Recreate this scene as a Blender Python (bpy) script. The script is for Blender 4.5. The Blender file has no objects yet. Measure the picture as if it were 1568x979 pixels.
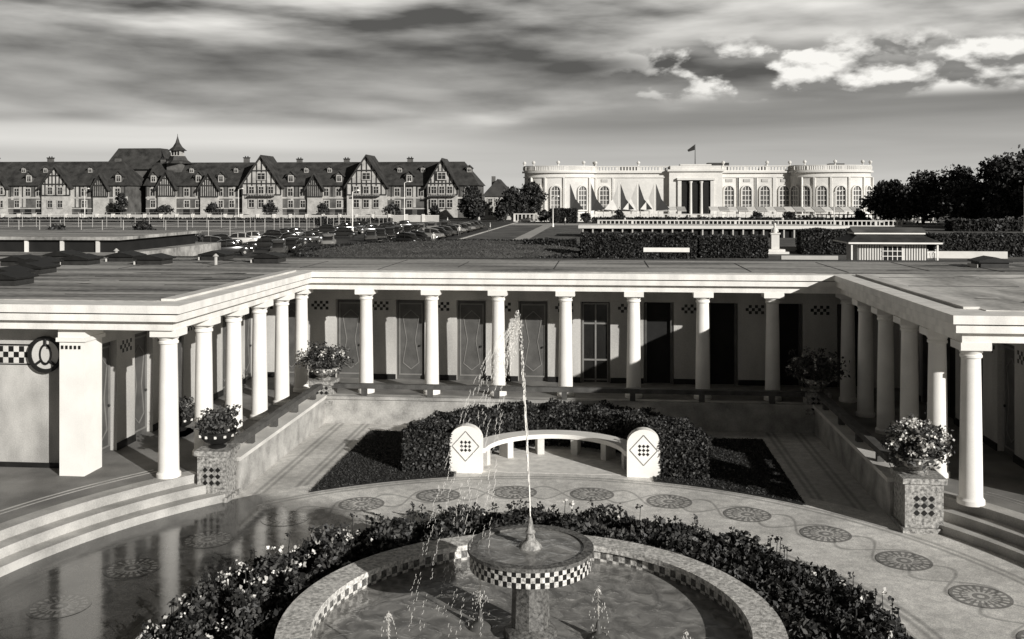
import bpy, math, random
import numpy as np
from mathutils import Matrix, Vector
random.seed(7); rng=np.random.default_rng(7)
R=math.radians
scene=bpy.context.scene
COL=scene.collection
def T(v): return (min(1,v*1.03),v,v*0.945,1)
# ------------------------------------------------------------ materials
def mat(name,v,var=.2,scale=3.,rough=.8,bump=0.,fine=40.,streak=None,spec=.3,metal=0.):
    m=bpy.data.materials.new(name); m.use_nodes=True; n=m.node_tree.nodes; l=m.node_tree.links
    b=n['Principled BSDF']; b.inputs['Roughness'].default_value=rough
    b.inputs['Specular IOR Level'].default_value=spec; b.inputs['Metallic'].default_value=metal
    tc=n.new('ShaderNodeTexCoord'); src=tc.outputs['Object']
    if streak:
        mp=n.new('ShaderNodeMapping'); mp.inputs['Scale'].default_value=streak; l.new(src,mp.inputs[0]); srcs=mp.outputs[0]
    else: srcs=src
    a=n.new('ShaderNodeTexNoise'); a.inputs['Scale'].default_value=scale; a.inputs['Detail'].default_value=6; l.new(srcs,a.inputs['Vector'])
    f=n.new('ShaderNodeTexNoise'); f.inputs['Scale'].default_value=fine; f.inputs['Detail'].default_value=2; l.new(src,f.inputs['Vector'])
    mx=n.new('ShaderNodeMath'); mx.operation='MULTIPLY_ADD'; l.new(f.outputs['Fac'],mx.inputs[0]); mx.inputs[1].default_value=.35
    l.new(a.outputs['Fac'],mx.inputs[2])
    r=n.new('ShaderNodeValToRGB'); l.new(mx.outputs[0],r.inputs[0])
    r.color_ramp.elements[0].position=.45; r.color_ramp.elements[0].color=T(v*(1-var))
    r.color_ramp.elements[1].position=.88; r.color_ramp.elements[1].color=T(min(.9,v*(1+var)))
    l.new(r.outputs[0],b.inputs['Base Color'])
    if bump:
        bp=n.new('ShaderNodeBump'); bp.inputs['Strength'].default_value=bump; bp.inputs['Distance'].default_value=.02
        l.new(mx.outputs[0],bp.inputs['Height']); l.new(bp.outputs[0],b.inputs['Normal'])
    return m
def leafmat(name,lo,hi,p=.5):
    m=bpy.data.materials.new(name); m.use_nodes=True; n=m.node_tree.nodes; l=m.node_tree.links
    b=n['Principled BSDF']; b.inputs['Roughness'].default_value=.6
    g=n.new('ShaderNodeNewGeometry'); r=n.new('ShaderNodeValToRGB'); l.new(g.outputs['Random Per Island'],r.inputs[0])
    r.color_ramp.elements[0].color=T(lo); r.color_ramp.elements[1].color=T(hi); r.color_ramp.elements[0].position=p*.4
    l.new(r.outputs[0],b.inputs['Base Color']); return m
M_white=mat('white_limewash',.82,.08,1.6,.75,.15)
M_corn=mat('white_cornice_weathered',.78,.15,2.2,.8,.25,streak=(1.2,1.2,.35))
M_white2=mat('white_stone_weathered',.62,.25,1.2,.85,.3,streak=(1,1,.25))
M_wall=mat('cabin_render',.46,.28,1.0,.85,.3,streak=(1,1,.3))
M_facade=mat('pavilion_render',.42,.35,1.6,.85,.3,streak=(1,1,.6))
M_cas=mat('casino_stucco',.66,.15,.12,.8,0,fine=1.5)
M_cas2=mat('casino_stucco_grey',.45,.15,.2,.8,0,fine=1.5)  # greyer stucco tone, shared by walls, posts, pipes and awning stripes
M_black=mat('black_paint',.015,.3,5,.45)
M_iron=mat('dark_iron',.03,.3,5,.5)
M_wood=mat('dark_wood_rail',.08,.4,4,.6,.3)
M_door=mat('painted_door',.09,.25,3,.5,.1)
M_doorm=mat('door_moulding',.19,.15,3,.5)
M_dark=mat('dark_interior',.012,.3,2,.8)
M_floor=mat('terrace_floor',.20,.4,1.1,.7,.15)
M_step=mat('step_stone',.40,.38,1.3,.7,.3)
M_ret=mat('retaining_wall_render',.36,.4,2.2,.9,.6,fine=30)
M_mosaic=mat('mosaic_tessera',.28,.75,17,.55,.6,fine=70)
M_rim=mat('pool_rim_mosaic',.55,.6,19,.5,.5,fine=70)
M_rimd=mat('pool_rim_mosaic_dark',.12,.75,21,.5,.5,fine=70)
M_roof=mat('roof_felt',.30,.75,.7,.7,.5,streak=(.3,1.5,1),fine=6)
M_roofr=mat('roof_felt_light',.52,.6,.6,.7,.5,streak=(1.5,.35,1),fine=6)
M_soil=mat('soil',.03,.4,6,.95,.8)
M_lawn=mat('lawn_turf',.03,.4,3,.95,.8,fine=60)
M_grass=mat('park_grass',.11,.5,.25,.95,0,fine=3)
M_ground=mat('ground_sandy',.12,.6,.07,.95,0,fine=.6)
M_court=mat('tennis_court_clay',.17,.2,.08,.9,0,fine=1)
M_asph=mat('asphalt',.055,.3,.2,.7,0,fine=3)
M_path=mat('gravel_path',.42,.15,.4,.9,0,fine=3)
M_slate=mat('slate_roof',.045,.5,.5,.6,0,fine=2.5)
M_hotel=mat('hotel_wall',.10,.5,.35,.85,0,fine=1.3)
M_hlight=mat('hotel_light_render',.42,.25,.5,.85,0,fine=2)
M_timber=mat('hotel_timber',.03,.3,1,.8)
M_glass=mat('window_glass',.02,.2,2,.12,spec=.6)
M_glassc=mat('casino_window_glass_hazed',.10,.5,.4,.2,spec=.6)  # glass lightened in its base colour to stand for distance haze
M_trunk=mat('bark',.05,.4,2,.9)
M_leaf=leafmat('foliage_leaves',.02,.10)
M_leafd=leafmat('foliage_dark',.008,.05)
M_hedge=leafmat('hedge_leaves',.01,.075,.9)
M_bed=leafmat('bed_leaves',.012,.10,.9)
M_flow=leafmat('white_petals',.45,.85)
M_drop=mat('water_drops',.8,.05,5,.2)
M_car=[mat('car_paint_a',.02,.1,1,.2,spec=.6),mat('car_paint_b',.2,.1,1,.25,spec=.6),mat('car_paint_c',.06,.1,1,.2,spec=.6),mat('car_paint_d',.5,.1,1,.3,spec=.6)]
M_chrome=mat('chrome',.6,.1,1,.2,metal=1)
M_tyre=mat('tyre',.02,.1,5,.8)
M_cloth=mat('canvas_white',.75,.1,.6,.8); M_clothd=mat('canvas_dark',.04,.1,.6,.8)
M_water=bpy.data.materials.new('pool_water'); M_water.use_nodes=True
n=M_water.node_tree.nodes;l=M_water.node_tree.links;b=n['Principled BSDF'];b.inputs['Roughness'].default_value=.05
b.inputs['Specular IOR Level'].default_value=.8
tc=n.new('ShaderNodeTexCoord');w=n.new('ShaderNodeTexNoise');w.inputs['Scale'].default_value=3.5;w.inputs['Detail'].default_value=3;w.inputs['Distortion'].default_value=.8
l.new(tc.outputs['Object'],w.inputs['Vector']);bp=n.new('ShaderNodeBump');bp.inputs['Strength'].default_value=.35;bp.inputs['Distance'].default_value=.06
l.new(w.outputs['Fac'],bp.inputs['Height']);l.new(bp.outputs[0],b.inputs['Normal'])
r=n.new('ShaderNodeValToRGB');l.new(w.outputs['Fac'],r.inputs[0]);r.color_ramp.elements[0].color=T(.16);r.color_ramp.elements[1].color=T(.36);r.color_ramp.elements[0].position=.38;r.color_ramp.elements[1].position=.7
l.new(r.outputs[0],b.inputs['Base Color'])
CX,CY=-0.95,13.0
def paving(name,dry,rad=True,wk=-.88):
    m=bpy.data.materials.new(name); m.use_nodes=True; n=m.node_tree.nodes; l=m.node_tree.links; b=n['Principled BSDF']
    b.inputs['Specular IOR Level'].default_value=.6
    tc=n.new('ShaderNodeTexCoord'); sx=n.new('ShaderNodeSeparateXYZ'); l.new(tc.outputs['Object'],sx.inputs[0])
    def M(op,a,bb=None,c=None,clamp=False):
        q=n.new('ShaderNodeMath');q.operation=op;q.use_clamp=clamp
        for i,x in enumerate((a,bb,c)):
            if x is None: continue
            if isinstance(x,(int,float)): q.inputs[i].default_value=x
            else: l.new(x,q.inputs[i])
        return q.outputs[0]
    def N(s,d=4):
        q=n.new('ShaderNodeTexNoise');q.inputs['Scale'].default_value=s;q.inputs['Detail'].default_value=d;l.new(tc.outputs['Object'],q.inputs['Vector']);return q.outputs['Fac']
    big=N(.7,5); fine=N(55,2); mid=N(6,5)
    x=M('SUBTRACT',sx.outputs[0],CX); y=M('SUBTRACT',sx.outputs[1],CY)
    rr=M('SQRT',M('ADD',M('MULTIPLY',x,x),M('MULTIPLY',y,y)))
    ang=M('ARCTAN2',y,x)
    wv=M('MULTIPLY',M('SINE',M('MULTIPLY',ang,360/12.7)),.42)
    d1=M('ABSOLUTE',M('SUBTRACT',rr,M('ADD',wv,7.15))); d2=M('ABSOLUTE',M('SUBTRACT',rr,M('SUBTRACT',7.15,wv)))
    ln=M('MINIMUM',d1,d2)
    if not rad:
        q1=M('ABSOLUTE',M('ADD',sx.outputs[0],1.0)); ln=M('ABSOLUTE',M('SUBTRACT',q1,5.95))
        for q2 in(5.4,5.25,6.1): ln=M('MINIMUM',ln,M('ABSOLUTE',M('SUBTRACT',q1,q2)))
    for rad_ in (5.55,5.7,8.3,8.15):
        if rad: ln=M('MINIMUM',ln,M('ABSOLUTE',M('SUBTRACT',rr,rad_)))
    k=M('MULTIPLY_ADD',ln,1/.05,-.3,True)
    lin=M('MULTIPLY_ADD',k,.4,.6)
    sp=M('MULTIPLY_ADD',M('SUBTRACT',fine,.5),1.3,1.0); sp=M('MULTIPLY',sp,M('MULTIPLY_ADD',M('SUBTRACT',mid,.5),.9,1.0))
    sp=M('MULTIPLY',sp,M('MULTIPLY_ADD',M('SUBTRACT',big,.5),1.2,1.0))
    base=M('MULTIPLY',M('MULTIPLY',sp,lin),dry)
    if rad:
        wx=M('ADD',M('MULTIPLY',sx.outputs[0],-1),M('MULTIPLY',M('SUBTRACT',big,.5),4.))
        wx=M('SUBTRACT',wx,M('MULTIPLY',M('MAXIMUM',M('SUBTRACT',sx.outputs[1],18.0),0.),1.6))
        wet=M('MULTIPLY_ADD',wx,.8,-3.0,True)
        base=M('MULTIPLY',base,M('MULTIPLY_ADD',wet,wk,1.0))
        l.new(M('MULTIPLY_ADD',wet,-.53,M('MULTIPLY_ADD',mid,.15,.56)),b.inputs['Roughness'])
    else: b.inputs['Roughness'].default_value=.6
    c=n.new('ShaderNodeCombineColor'); l.new(M('MULTIPLY',base,1.03),c.inputs[0]);l.new(base,c.inputs[1]);l.new(M('MULTIPLY',base,.945),c.inputs[2])
    l.new(c.outputs[0],b.inputs['Base Color'])
    bp=n.new('ShaderNodeBump');bp.inputs['Strength'].default_value=.12;bp.inputs['Distance'].default_value=.01;l.new(mid,bp.inputs['Height']);l.new(bp.outputs[0],b.inputs['Normal'])
    return m
M_pave=paving('mosaic_paving',.66,wk=-.9); M_walk=paving('walk_paving',.54,False)
M_medd=paving('medallion_dark',.22,wk=-.8); M_medl=paving('medallion_light',.54,wk=-.74)
M_bpave=mat('bench_paving_sunlit',.72,.2,5,.6,.2,fine=60)  # sunlit brightness of the bench recess put into the paving colour
# ------------------------------------------------------------ mesh builder
class MB:
    def __init__(s): s.v=[];s.f=[];s.mi=[];s.mats=[];s.M=None
    def idx(s,m):
        if m not in s.mats: s.mats.append(m)
        return s.mats.index(m)
    def frame(s,o=None,ax=(1,0,0),ay=(0,1,0)):
        if o is None: s.M=None; return
        s.M=Matrix(((ax[0],ay[0],0,o[0]),(ax[1],ay[1],0,o[1]),(0,0,1,o[2]),(0,0,0,1)))
    def rot(s,o,a): s.frame(o,(math.cos(a),math.sin(a),0),(-math.sin(a),math.cos(a),0))
    def add(s,vs,fs,m):
        k=len(s.v)
        if s.M is not None: vs=[tuple(s.M@Vector(p)) for p in vs]
        s.v.extend(vs); s.f.extend([tuple(i+k for i in f) for f in fs])
        if isinstance(m,list): s.mi.extend([s.idx(q) for q in m])
        else: s.mi.extend([s.idx(m)]*len(fs))
    def box(s,x0,x1,y0,y1,z0,z1,m):
        s.add([(x0,y0,z0),(x1,y0,z0),(x1,y1,z0),(x0,y1,z0),(x0,y0,z1),(x1,y0,z1),(x1,y1,z1),(x0,y1,z1)],
              [(3,2,1,0),(4,5,6,7),(0,1,5,4),(1,2,6,5),(2,3,7,6),(3,0,4,7)],m)
    def lathe(s,cx,cy,prof,n,m,sx=1,sy=1,cap=True):
        vs=[];fs=[]
        for r,z in prof:
            for i in range(n):
                a=2*math.pi*i/n; vs.append((cx+r*sx*math.cos(a),cy+r*sy*math.sin(a),z))
        for j in range(len(prof)-1):
            for i in range(n):
                i2=(i+1)%n; fs.append((j*n+i,j*n+i2,(j+1)*n+i2,(j+1)*n+i))
        if cap: fs.append(tuple(range(n))[::-1]); fs.append(tuple(range((len(prof)-1)*n,len(prof)*n)))
        s.add(vs,fs,m)
    def tube(s,p0,p1,r0,r1,n,m):
        p0=Vector(p0);p1=Vector(p1);d=(p1-p0)
        if d.length<1e-6:return
        d.normalize(); a=d.orthogonal().normalized(); b=d.cross(a)
        vs=[]
        for p,r in((p0,r0),(p1,r1)):
            for i in range(n):
                t=2*math.pi*i/n; vs.append(tuple(p+a*math.cos(t)*r+b*math.sin(t)*r))
        fs=[(i,(i+1)%n,n+(i+1)%n,n+i) for i in range(n)]+[tuple(range(n))[::-1],tuple(range(n,2*n))]
        s.add(vs,fs,m)
    def ring(s,cx,cy,r0,r1,z0,z1,a0,a1,n,m,inner=True,alt=None,top=None):
        vs=[];fs=[];ms=[]
        for i in range(n+1):
            a=a0+(a1-a0)*i/n; c,q=math.cos(a),math.sin(a)
            vs+=[(cx+r0*c,cy+r0*q,z0),(cx+r1*c,cy+r1*q,z0),(cx+r1*c,cy+r1*q,z1),(cx+r0*c,cy+r0*q,z1)]
        for i in range(n):
            k=i*4;j=k+4; mm=m if (alt is None or i%2==0) else alt
            fs+=[(k+1,j+1,j+2,k+2),(k+2,j+2,j+3,k+3),(k+3,j+3,j,k)];ms+=[mm,top or mm,mm]
        if abs(a1-a0)<6.28: fs+=[(0,1,2,3),(n*4+3,n*4+2,n*4+1,n*4)];ms+=[m,m]
        s.add(vs,fs,ms)
    def poly(s,pts,m): s.add(pts,[tuple(range(len(pts)))],m)
    def extr(s,pts,axis,a,b,m):
        f={'y':lambda p,t:(p[0],t,p[1]),'x':lambda p,t:(t,p[0],p[1]),'z':lambda p,t:(p[0],p[1],t)}[axis]
        n=len(pts); vs=[f(p,a) for p in pts]+[f(p,b) for p in pts]
        fs=[tuple(range(n)),tuple(range(n,2*n))[::-1]]+[(i,(i+1)%n,n+(i+1)%n,n+i) for i in range(n)]
        s.add(vs,fs,m)
    def leaves(s,P,size,m,flat=0.,asp=.55):
        P=np.asarray(P);N=len(P)
        if N==0:return
        d=rng.normal(size=(N,3)); d[:,2]*=(1-flat); d/=np.linalg.norm(d,axis=1)[:,None]
        e=rng.normal(size=(N,3)); e-=d*(e*d).sum(1)[:,None]; e/=np.linalg.norm(e,axis=1)[:,None]
        sz=(size*rng.uniform(.6,1.4,N))[:,None]
        q=np.stack([P-d*sz,P+e*sz*asp,P+d*sz,P-e*sz*asp],1).reshape(-1,3)
        k=len(s.v); s.v.extend(map(tuple,q.tolist()))
        s.f.extend([(k+4*i,k+4*i+1,k+4*i+2,k+4*i+3) for i in range(N)]); s.mi.extend([s.idx(m)]*N)
    def obj(s,name,smooth=True):
        me=bpy.data.meshes.new(name); me.from_pydata(s.v,[],s.f)
        for m in s.mats: me.materials.append(m)
        me.polygons.foreach_set('material_index',s.mi)
        if smooth:
            me.shade_smooth(); me.set_sharp_from_angle(angle=.6)
        me.update(); o=bpy.data.objects.new(name,me); COL.objects.link(o); return o
TAU=2*math.pi
# ------------------------------------------------------------ ground
g=MB(); g.poly([(-3000,-300,0),(3000,-300,0),(3000,6000,0),(-3000,6000,0)],M_ground); g.obj('ground',False)
g=MB(); g.poly([(-7.5,2,.004),(5.5,2,.004),(5.5,26,.004),(-7.5,26,.004)],M_walk); g.obj('courtyard_path',False)
g=MB(); n_=160
vs=[];fs=[]
for i in range(n_+1):
    a=TAU*i/n_
    for r in (3.3,8.9): vs.append((CX+r*math.cos(a),CY+r*math.sin(a),.010))
for i in range(n_): k=2*i; fs.append((k,k+1,k+3,k+2))
g.add(vs,fs,M_pave)
def medallion(g,x,y,z,R_):
    rr=[.0,.06,.14,.2,.3,.34,.44,.5]
    for j in range(1,len(rr)):
        nn=40; vs=[];fs=[];ms=[]
        for i in range(nn):
            a=TAU*i/nn
            vs+=[(x+R_*2*rr[j-1]*math.cos(a),y+R_*2*rr[j-1]*math.sin(a),z),(x+R_*2*rr[j]*math.cos(a),y+R_*2*rr[j]*math.sin(a),z)]
        for i in range(nn):
            k=2*i;q=2*((i+1)%nn); fs.append((k,k+1,q+1,q))
            if j in(2,5): mm=M_medd
            elif j in(4,6): mm=M_medd if i%2 else M_medl
            else: mm=M_medl if j!=7 else M_medd
            ms.append(mm)
        g.add(vs,fs,ms)
for k in range(-9,12):
    a=R(84+12.7*k); medallion(g,CX+7.15*math.cos(a),CY+7.15*math.sin(a),.015,.45)
g.obj('mosaic_pavement',False)
def lawn(u0,u1,name):
    g=MB(); pts=[]
    for i in range(13):
        u=u0+(u1-u0)*i/12; d=u-CX; v=CY+math.sqrt(8.35**2-d*d); pts.append((u,v,.03))
    pts+=[(u1,25,.03),(u0,25,.03)]; g.poly(pts,M_lawn)
    P=[]
    while len(P)<20000:
        u=random.uniform(u0,u1);v=random.uniform(19.5,25)
        if (u-CX)**2+(v-CY)**2>8.4**2: P.append((u,v,.04))
    g.leaves(P,.03,M_leafd,asp=.25); g.obj(name)
lawn(-6.0,-3.2,'lawn'); lawn(1.1,4.0,'lawn')
g=MB(); g.poly([(-3.2,24.6,.028),(1.1,24.6,.028),(1.1,25,.028),(-3.2,25,.028)],M_lawn); g.obj('lawn',False)
# ------------------------------------------------------------ terraces and steps
g=MB()
TZ=.5
def side(sgn):
    a1=math.asin(6.1/9.4)
    for k,(r0,z) in enumerate(((8.85,.165),(9.15,.333))):
        A0=-.55; A1=math.asin(5.95/r0)
        if sgn>0: g.ring(CX,CY,r0,r0+.34,0,z,A0,A1,40,M_step,top=M_step)
        else: g.ring(CX,CY,r0,r0+.34,0,z,math.pi-A1,math.pi-A0,40,M_step,top=M_step)
    N=50; vs=[];fs=[];ms=[]
    for i in range(N+1):
        a=-.6+(a1+.6)*i/N; u=CX+sgn*9.45*math.cos(a); v=CY+9.45*math.sin(a)
        vs+=[(u,v,0),(u,v,TZ),(CX+sgn*40,v,TZ)]
    for i in range(N):
        k=3*i; fs+=[(k,k+3,k+4,k+1),(k+1,k+4,k+5,k+2)]; ms+=[M_step,M_floor]
    g.add(vs,fs,ms)
    lo,hi=(-.6,a1) if sgn>0 else (math.pi-a1,math.pi+.6)
    g.ring(CX,CY,9.43,9.75,TZ-.03,TZ+.012,lo,hi,50,M_step)
    for rr_ in(10.2,10.35): g.ring(CX,CY,rr_,rr_+.05,TZ-.03,TZ+.004,lo+.05,hi-.05,50,M_step)
side(1); side(-1)
vv=CY+9.45*math.sin(math.asin(6.1/9.4))
g.box(-41,-7.5,vv,27,0,TZ-.001,M_floor); g.box(5.5,39,vv,27,0,TZ-.001,M_floor); g.box(-41,39,27,45,0,TZ-.001,M_floor)
g.box(-7.5,5.5,26,27,0,TZ-.001,M_floor)
g.obj('terrace')
g=MB()
g.box(-7.75,-7.45,19.5,26.1,0,.68,M_ret); g.box(5.45,5.75,19.2,26.1,0,.68,M_ret); g.box(-7.45,5.45,25.85,26.1,0,.66,M_ret)
g.box(-7.80,-7.40,19.5,26.15,.68,.76,M_white2); g.box(5.40,5.80,19.2,26.15,.68,.76,M_white2); g.box(-7.40,5.40,25.8,26.15,.66,.74,M_ret)
g.obj('retaining_wall')
g=MB()
def rail(p,q,n,z0=.7,zt=1.06):
    p=Vector(p);q=Vector(q);d=(q-p).normalized()
    g.rot((p.x,p.y,0),math.atan2(d.y,d.x)); L=(q-p).length
    g.box(0,L,-.09,.09,zt-.12,zt,M_wood)
    for i in range(n):
        x=(i+.5)*L/n; g.box(x-.07,x+.07,-.07,.07,z0,zt-.12,M_wood)
    g.frame()
rail((-7.6,19.9,0),(-7.6,26.0,0),4); rail((5.6,19.6,0),(5.6,26.0,0),4); rail((-7.3,25.97,0),(5.3,25.97,0),7)
g.obj('garden_railing')
# ------------------------------------------------------------ bath house (colonnade)
g=MB()
ZC=3.47
UL,UR,VB=-8.65,6.72,27.6
VF=18.6; 
def column(u,v):
    g.lathe(u,v,[(.24,.5),(.24,.58),(.205,.62),(.195,1.4),(.178,2.6),(.168,3.16),(.195,3.18),(.195,3.22),(.175,3.24),(.225,3.33)],28,M_white)
    g.box(u-.27,u+.27,v-.27,v+.27,3.33,ZC,M_white)
cols=[]
for i in range(5): 
    cols.append((UL,18.9+1.74*i)); cols.append((UR,VF+1.8*i))
cols+= [(UL,VB),(UR,VB)]
for i in range(7): cols.append((UL+(6.6-UL)*(i+1)/8,VB))
for c in cols: column(*c)
def entab(d,z0,z1,m):
    l=UL+d; r=UR-d; b=VB-d
    g.box(-41,l,18.8-d,b,z0,z1,m); g.box(r,39,VF-d,b,z0,z1,m); g.box(-41,39,b,33,z0,z1,m)
entab(.24,3.47,3.66,M_corn); entab(.40,3.663,3.80,M_corn); entab(.37,3.803,3.825,M_iron); entab(.47,3.828,3.985,M_corn)  # dark strip between the cornice bands is a painted shadow line
g.box(-41,-10.85,19.3,29.8,TZ,3.465,M_facade); g.box(8.85,39,19.3,29.8,TZ,3.465,M_facade); g.box(-41,39,29.8,32.6,TZ,3.465,M_wall)
def bays(L,pitch,off,kinds,lit=True):
    g.box(0,L,0,.16,2.95,3.46,M_wall)
    x=off
    i=0; last=0
    while x+.9<L:
        g.box(last,x,0,.16,TZ,2.948,M_wall)
        if x-last>.5:
            c=(last+x)/2; 
            for r_ in range(3):
                for q in range(6):
                    w=.09; 
                    g.box(c-.27+q*w,c-.27+(q+1)*w,.16,.166,2.62+r_*w,2.62+(r_+1)*w,M_black if (r_+q)%2 else M_wall)
            g.box(last,x,.16,.19,TZ,.66,M_black)
        k=kinds[i%len(kinds)]
        if k==0:
            g.box(x+.03,x+.87,.0,.03,TZ,2.92,M_door)
            for a,b_,c_,d_ in((.08,.82,.62,.66),(.08,.82,2.8,2.84),(.08,.12,.66,2.8),(.78,.82,.66,2.8)):
                g.box(x+a,x+b_,.03,.05,c_,d_,M_doorm)
            pts=[(.2,1.0),(.32,1.7),(.2,2.4),(.45,2.62),(.70,2.4),(.58,1.7),(.70,1.0),(.45,.8)]
            for j in range(8):
                p=pts[j];q=pts[(j+1)%8]; g.tube((x+p[0],.035,p[1]),(x+q[0],.035,q[1]),.016,.016,4,M_doorm)
            g.lathe(x+.74,.07,[(.02,1.5),(.03,1.53),(.02,1.56)],6,M_iron)
        elif k==1:
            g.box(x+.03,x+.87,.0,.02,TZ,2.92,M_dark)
            g.box(x+.03,x+.1,.02,.12,TZ,2.92,M_door); g.box(x+.8,x+.87,.02,.12,TZ,2.92,M_door)
        else:
            g.box(x+.03,x+.87,0,.02,TZ,2.92,M_glass)
            for z in(.55,1.15,2.25,2.85): g.box(x+.1,x+.8,.02,.05,z,z+.05,M_doorm)
            for a in(.05,.43,.8): g.box(x+a,x+a+.05,.02,.055,TZ,2.9,M_doorm)
        last=x+.9; x+=pitch; i+=1
    g.box(last,L,0,.16,TZ,2.948,M_wall)
g.frame((-10.85,29.8,0),(1,0,0),(0,-1,0)); bays(19.7,1.89,.75,[0,0,0,0,0,2,1,1,1,1])
g.frame((-10.85,19.3,0),(0,1,0),(1,0,0)); bays(10.5,1.74,.55,[0,0,1,0,0])
g.frame((8.85,19.3,0),(0,1,0),(-1,0,0)); bays(10.5,1.74,.55,[1,0,1,1])
g.frame()
for s_ in(-1,1):
    u=-1.0+s_*9.6
    g.box(u-.26,u+.26,18.75,19.45,TZ,3.2,M_white); g.box(u-.31,u+.31,18.7,19.5,3.2,3.28,M_white); g.box(u-.28,u+.28,18.73,19.47,3.281,3.469,M_white)
    for q in range(5):
        g.box(u-.22+q*.09,u-.175+q*.09,18.735,18.75,3.05,3.12,M_black)
w=.115
for r_ in range(3):
    for q in range(60):
        u=-10.9-q*w
        g.box(u-w,u,19.28,19.3,2.66+r_*w,2.66+(r_+1)*w,M_black if (r_+q)%2 else M_white2)
g.box(-25,-10.88,19.285,19.3,3.02,3.05,M_black); g.box(-25,-10.88,19.285,19.3,2.62,2.64,M_black); g.box(-25,-10.88,19.27,19.3,TZ,.6,M_black)
def disc(u,z,y,r0,r1,m,n=32,dy=.03,e=1.):
    vs=[];fs=[]
    for i in range(n):
        a=TAU*i/n
        for r,t in((r0,y),(r1,y),(r1,y+dy),(r0,y+dy)): vs.append((u+r*e*math.cos(a),t,z+r*math.sin(a)))
    for i in range(n):
        k=4*i;j=4*((i+1)%n); fs+=[(k,j,j+1,k+1),(k+1,j+1,j+2,k+2),(k,k+3,j+3,j)]
    g.add(vs,fs,m)
for mu in(-11.42,-14.2):
    disc(mu,2.86,19.2,0,.36,M_white2); disc(mu,2.86,19.17,.30,.38,M_black); disc(mu,2.86,19.18,.17,.22,M_black,e=.6)
    g.tube((mu,19.18,3.04),(mu,19.18,3.18),.028,.028,6,M_black)
    for s_ in(-1,1): g.tube((mu+s_*.08,19.18,2.74),(mu+s_*.25,19.18,2.62),.028,.028,6,M_black)
zr=4.0
g.box(-40.6,-9.0,19.1,27.55,3.985,zr,M_roof); g.box(7.1,38.6,18.9,27.55,3.985,zr,M_roofr); g.box(-40.6,38.6,27.55,32.8,3.985,zr,M_roof)
g.box(-41,39,32.8,33,3.985,4.04,M_iron)
g.box(-41,-17.5,33,43,TZ,3.6,M_wall); g.box(-41,-17.3,33.01,43.2,3.6,4.04,M_roof)
g.box(-30,-18,35,42,4.04,4.5,M_dark); g.box(-30.3,-17.8,34.8,42.2,4.5,4.62,M_roof)
for i in range(9): g.box(-30+i*1.4,-29.88+i*1.4,34.9,35.0,4.04,4.5,M_white2)
g.box(6.8,7.1,19.2,27.1,3.986,4.03,M_white2); g.box(-8.95,-8.65,19.2,27.1,3.986,4.03,M_white2)
for i in range(26):
    u=-30+i*2.6+random.uniform(-.5,.5); a=random.uniform(0,2); g.box(u,u+.018,27.6+a,32.7-random.uniform(0,1.5),4.0,4.010,M_iron)
for u0,u1 in((-40,-9.1),(7.2,38)):
    v=20.2
    while v<27:
        x=u0
        while x<u1:
            L=random.uniform(1.5,6)
            if random.random()<.55: g.box(x,min(u1,x+L),v,v+.018,4.0,4.010,M_iron)
            x+=L+random.uniform(.3,2)
        v+=random.uniform(.85,1.5)
for i in range(90):
    if i%2: u=random.uniform(-24,-9.5);v=random.uniform(19.6,32)
    else: u=random.uniform(7.6,22);v=random.uniform(19.6,32)
    a=random.uniform(.1,1.0);b_=random.uniform(.04,.18); pts=[(u+a*math.cos(TAU*q/9)*random.uniform(.5,1.2),v+b_*math.sin(TAU*q/9)*random.uniform(.5,1.2)) for q in range(9)]
    g.poly([(p[0],p[1],4.004+.0002*i) for p in pts],M_iron if i%3 else M_white2)
g.obj('colonnade_building')
def skylight(u,v,sx=.9,sy=.9):
    g=MB(); h=.16
    g.box(-sx/2,sx/2,-sy/2,sy/2,0,h,M_iron)
    g.extr([(-sx/2-.08,h),(sx/2+.08,h),(sx/2+.08,h+.04),(0,h+.16),(-sx/2-.08,h+.04)],'y',-sy/2-.08,sy/2+.08,M_black)
    g.box(-sx/2-.1,-sx/2-.085,-sy/2,sy/2,0,.1,M_white2)
    o=g.obj('roof_skylight',False); o.location=(u,v,4.0)
for u,v in((-15.2,23.8),(-14.2,22.3),(-15.6,25.7),(-17.9,26.2),(-16.6,27.6),(-17.8,28.6),(-17.9,31.2),(-14.0,29.6),(-12.9,31.9),(-10.7,30.8),(-15.6,30.9),(-16.2,29.2),(11.6,30.6),(14.2,31.3),(13.4,27.2)): skylight(u,v,.8,.8)
def vent(u,v,h=.6):
    g=MB(); g.lathe(0,0,[(.05,0),(.05,h),(.10,h+.02),(.02,h+.1)],10,M_cas2); o=g.obj('roof_vent_pipe'); o.location=(u,v,4.0)
for u,v in((-16.5,32),(-11.9,29.3),(12.7,29.8)): vent(u,v,.25)
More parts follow.
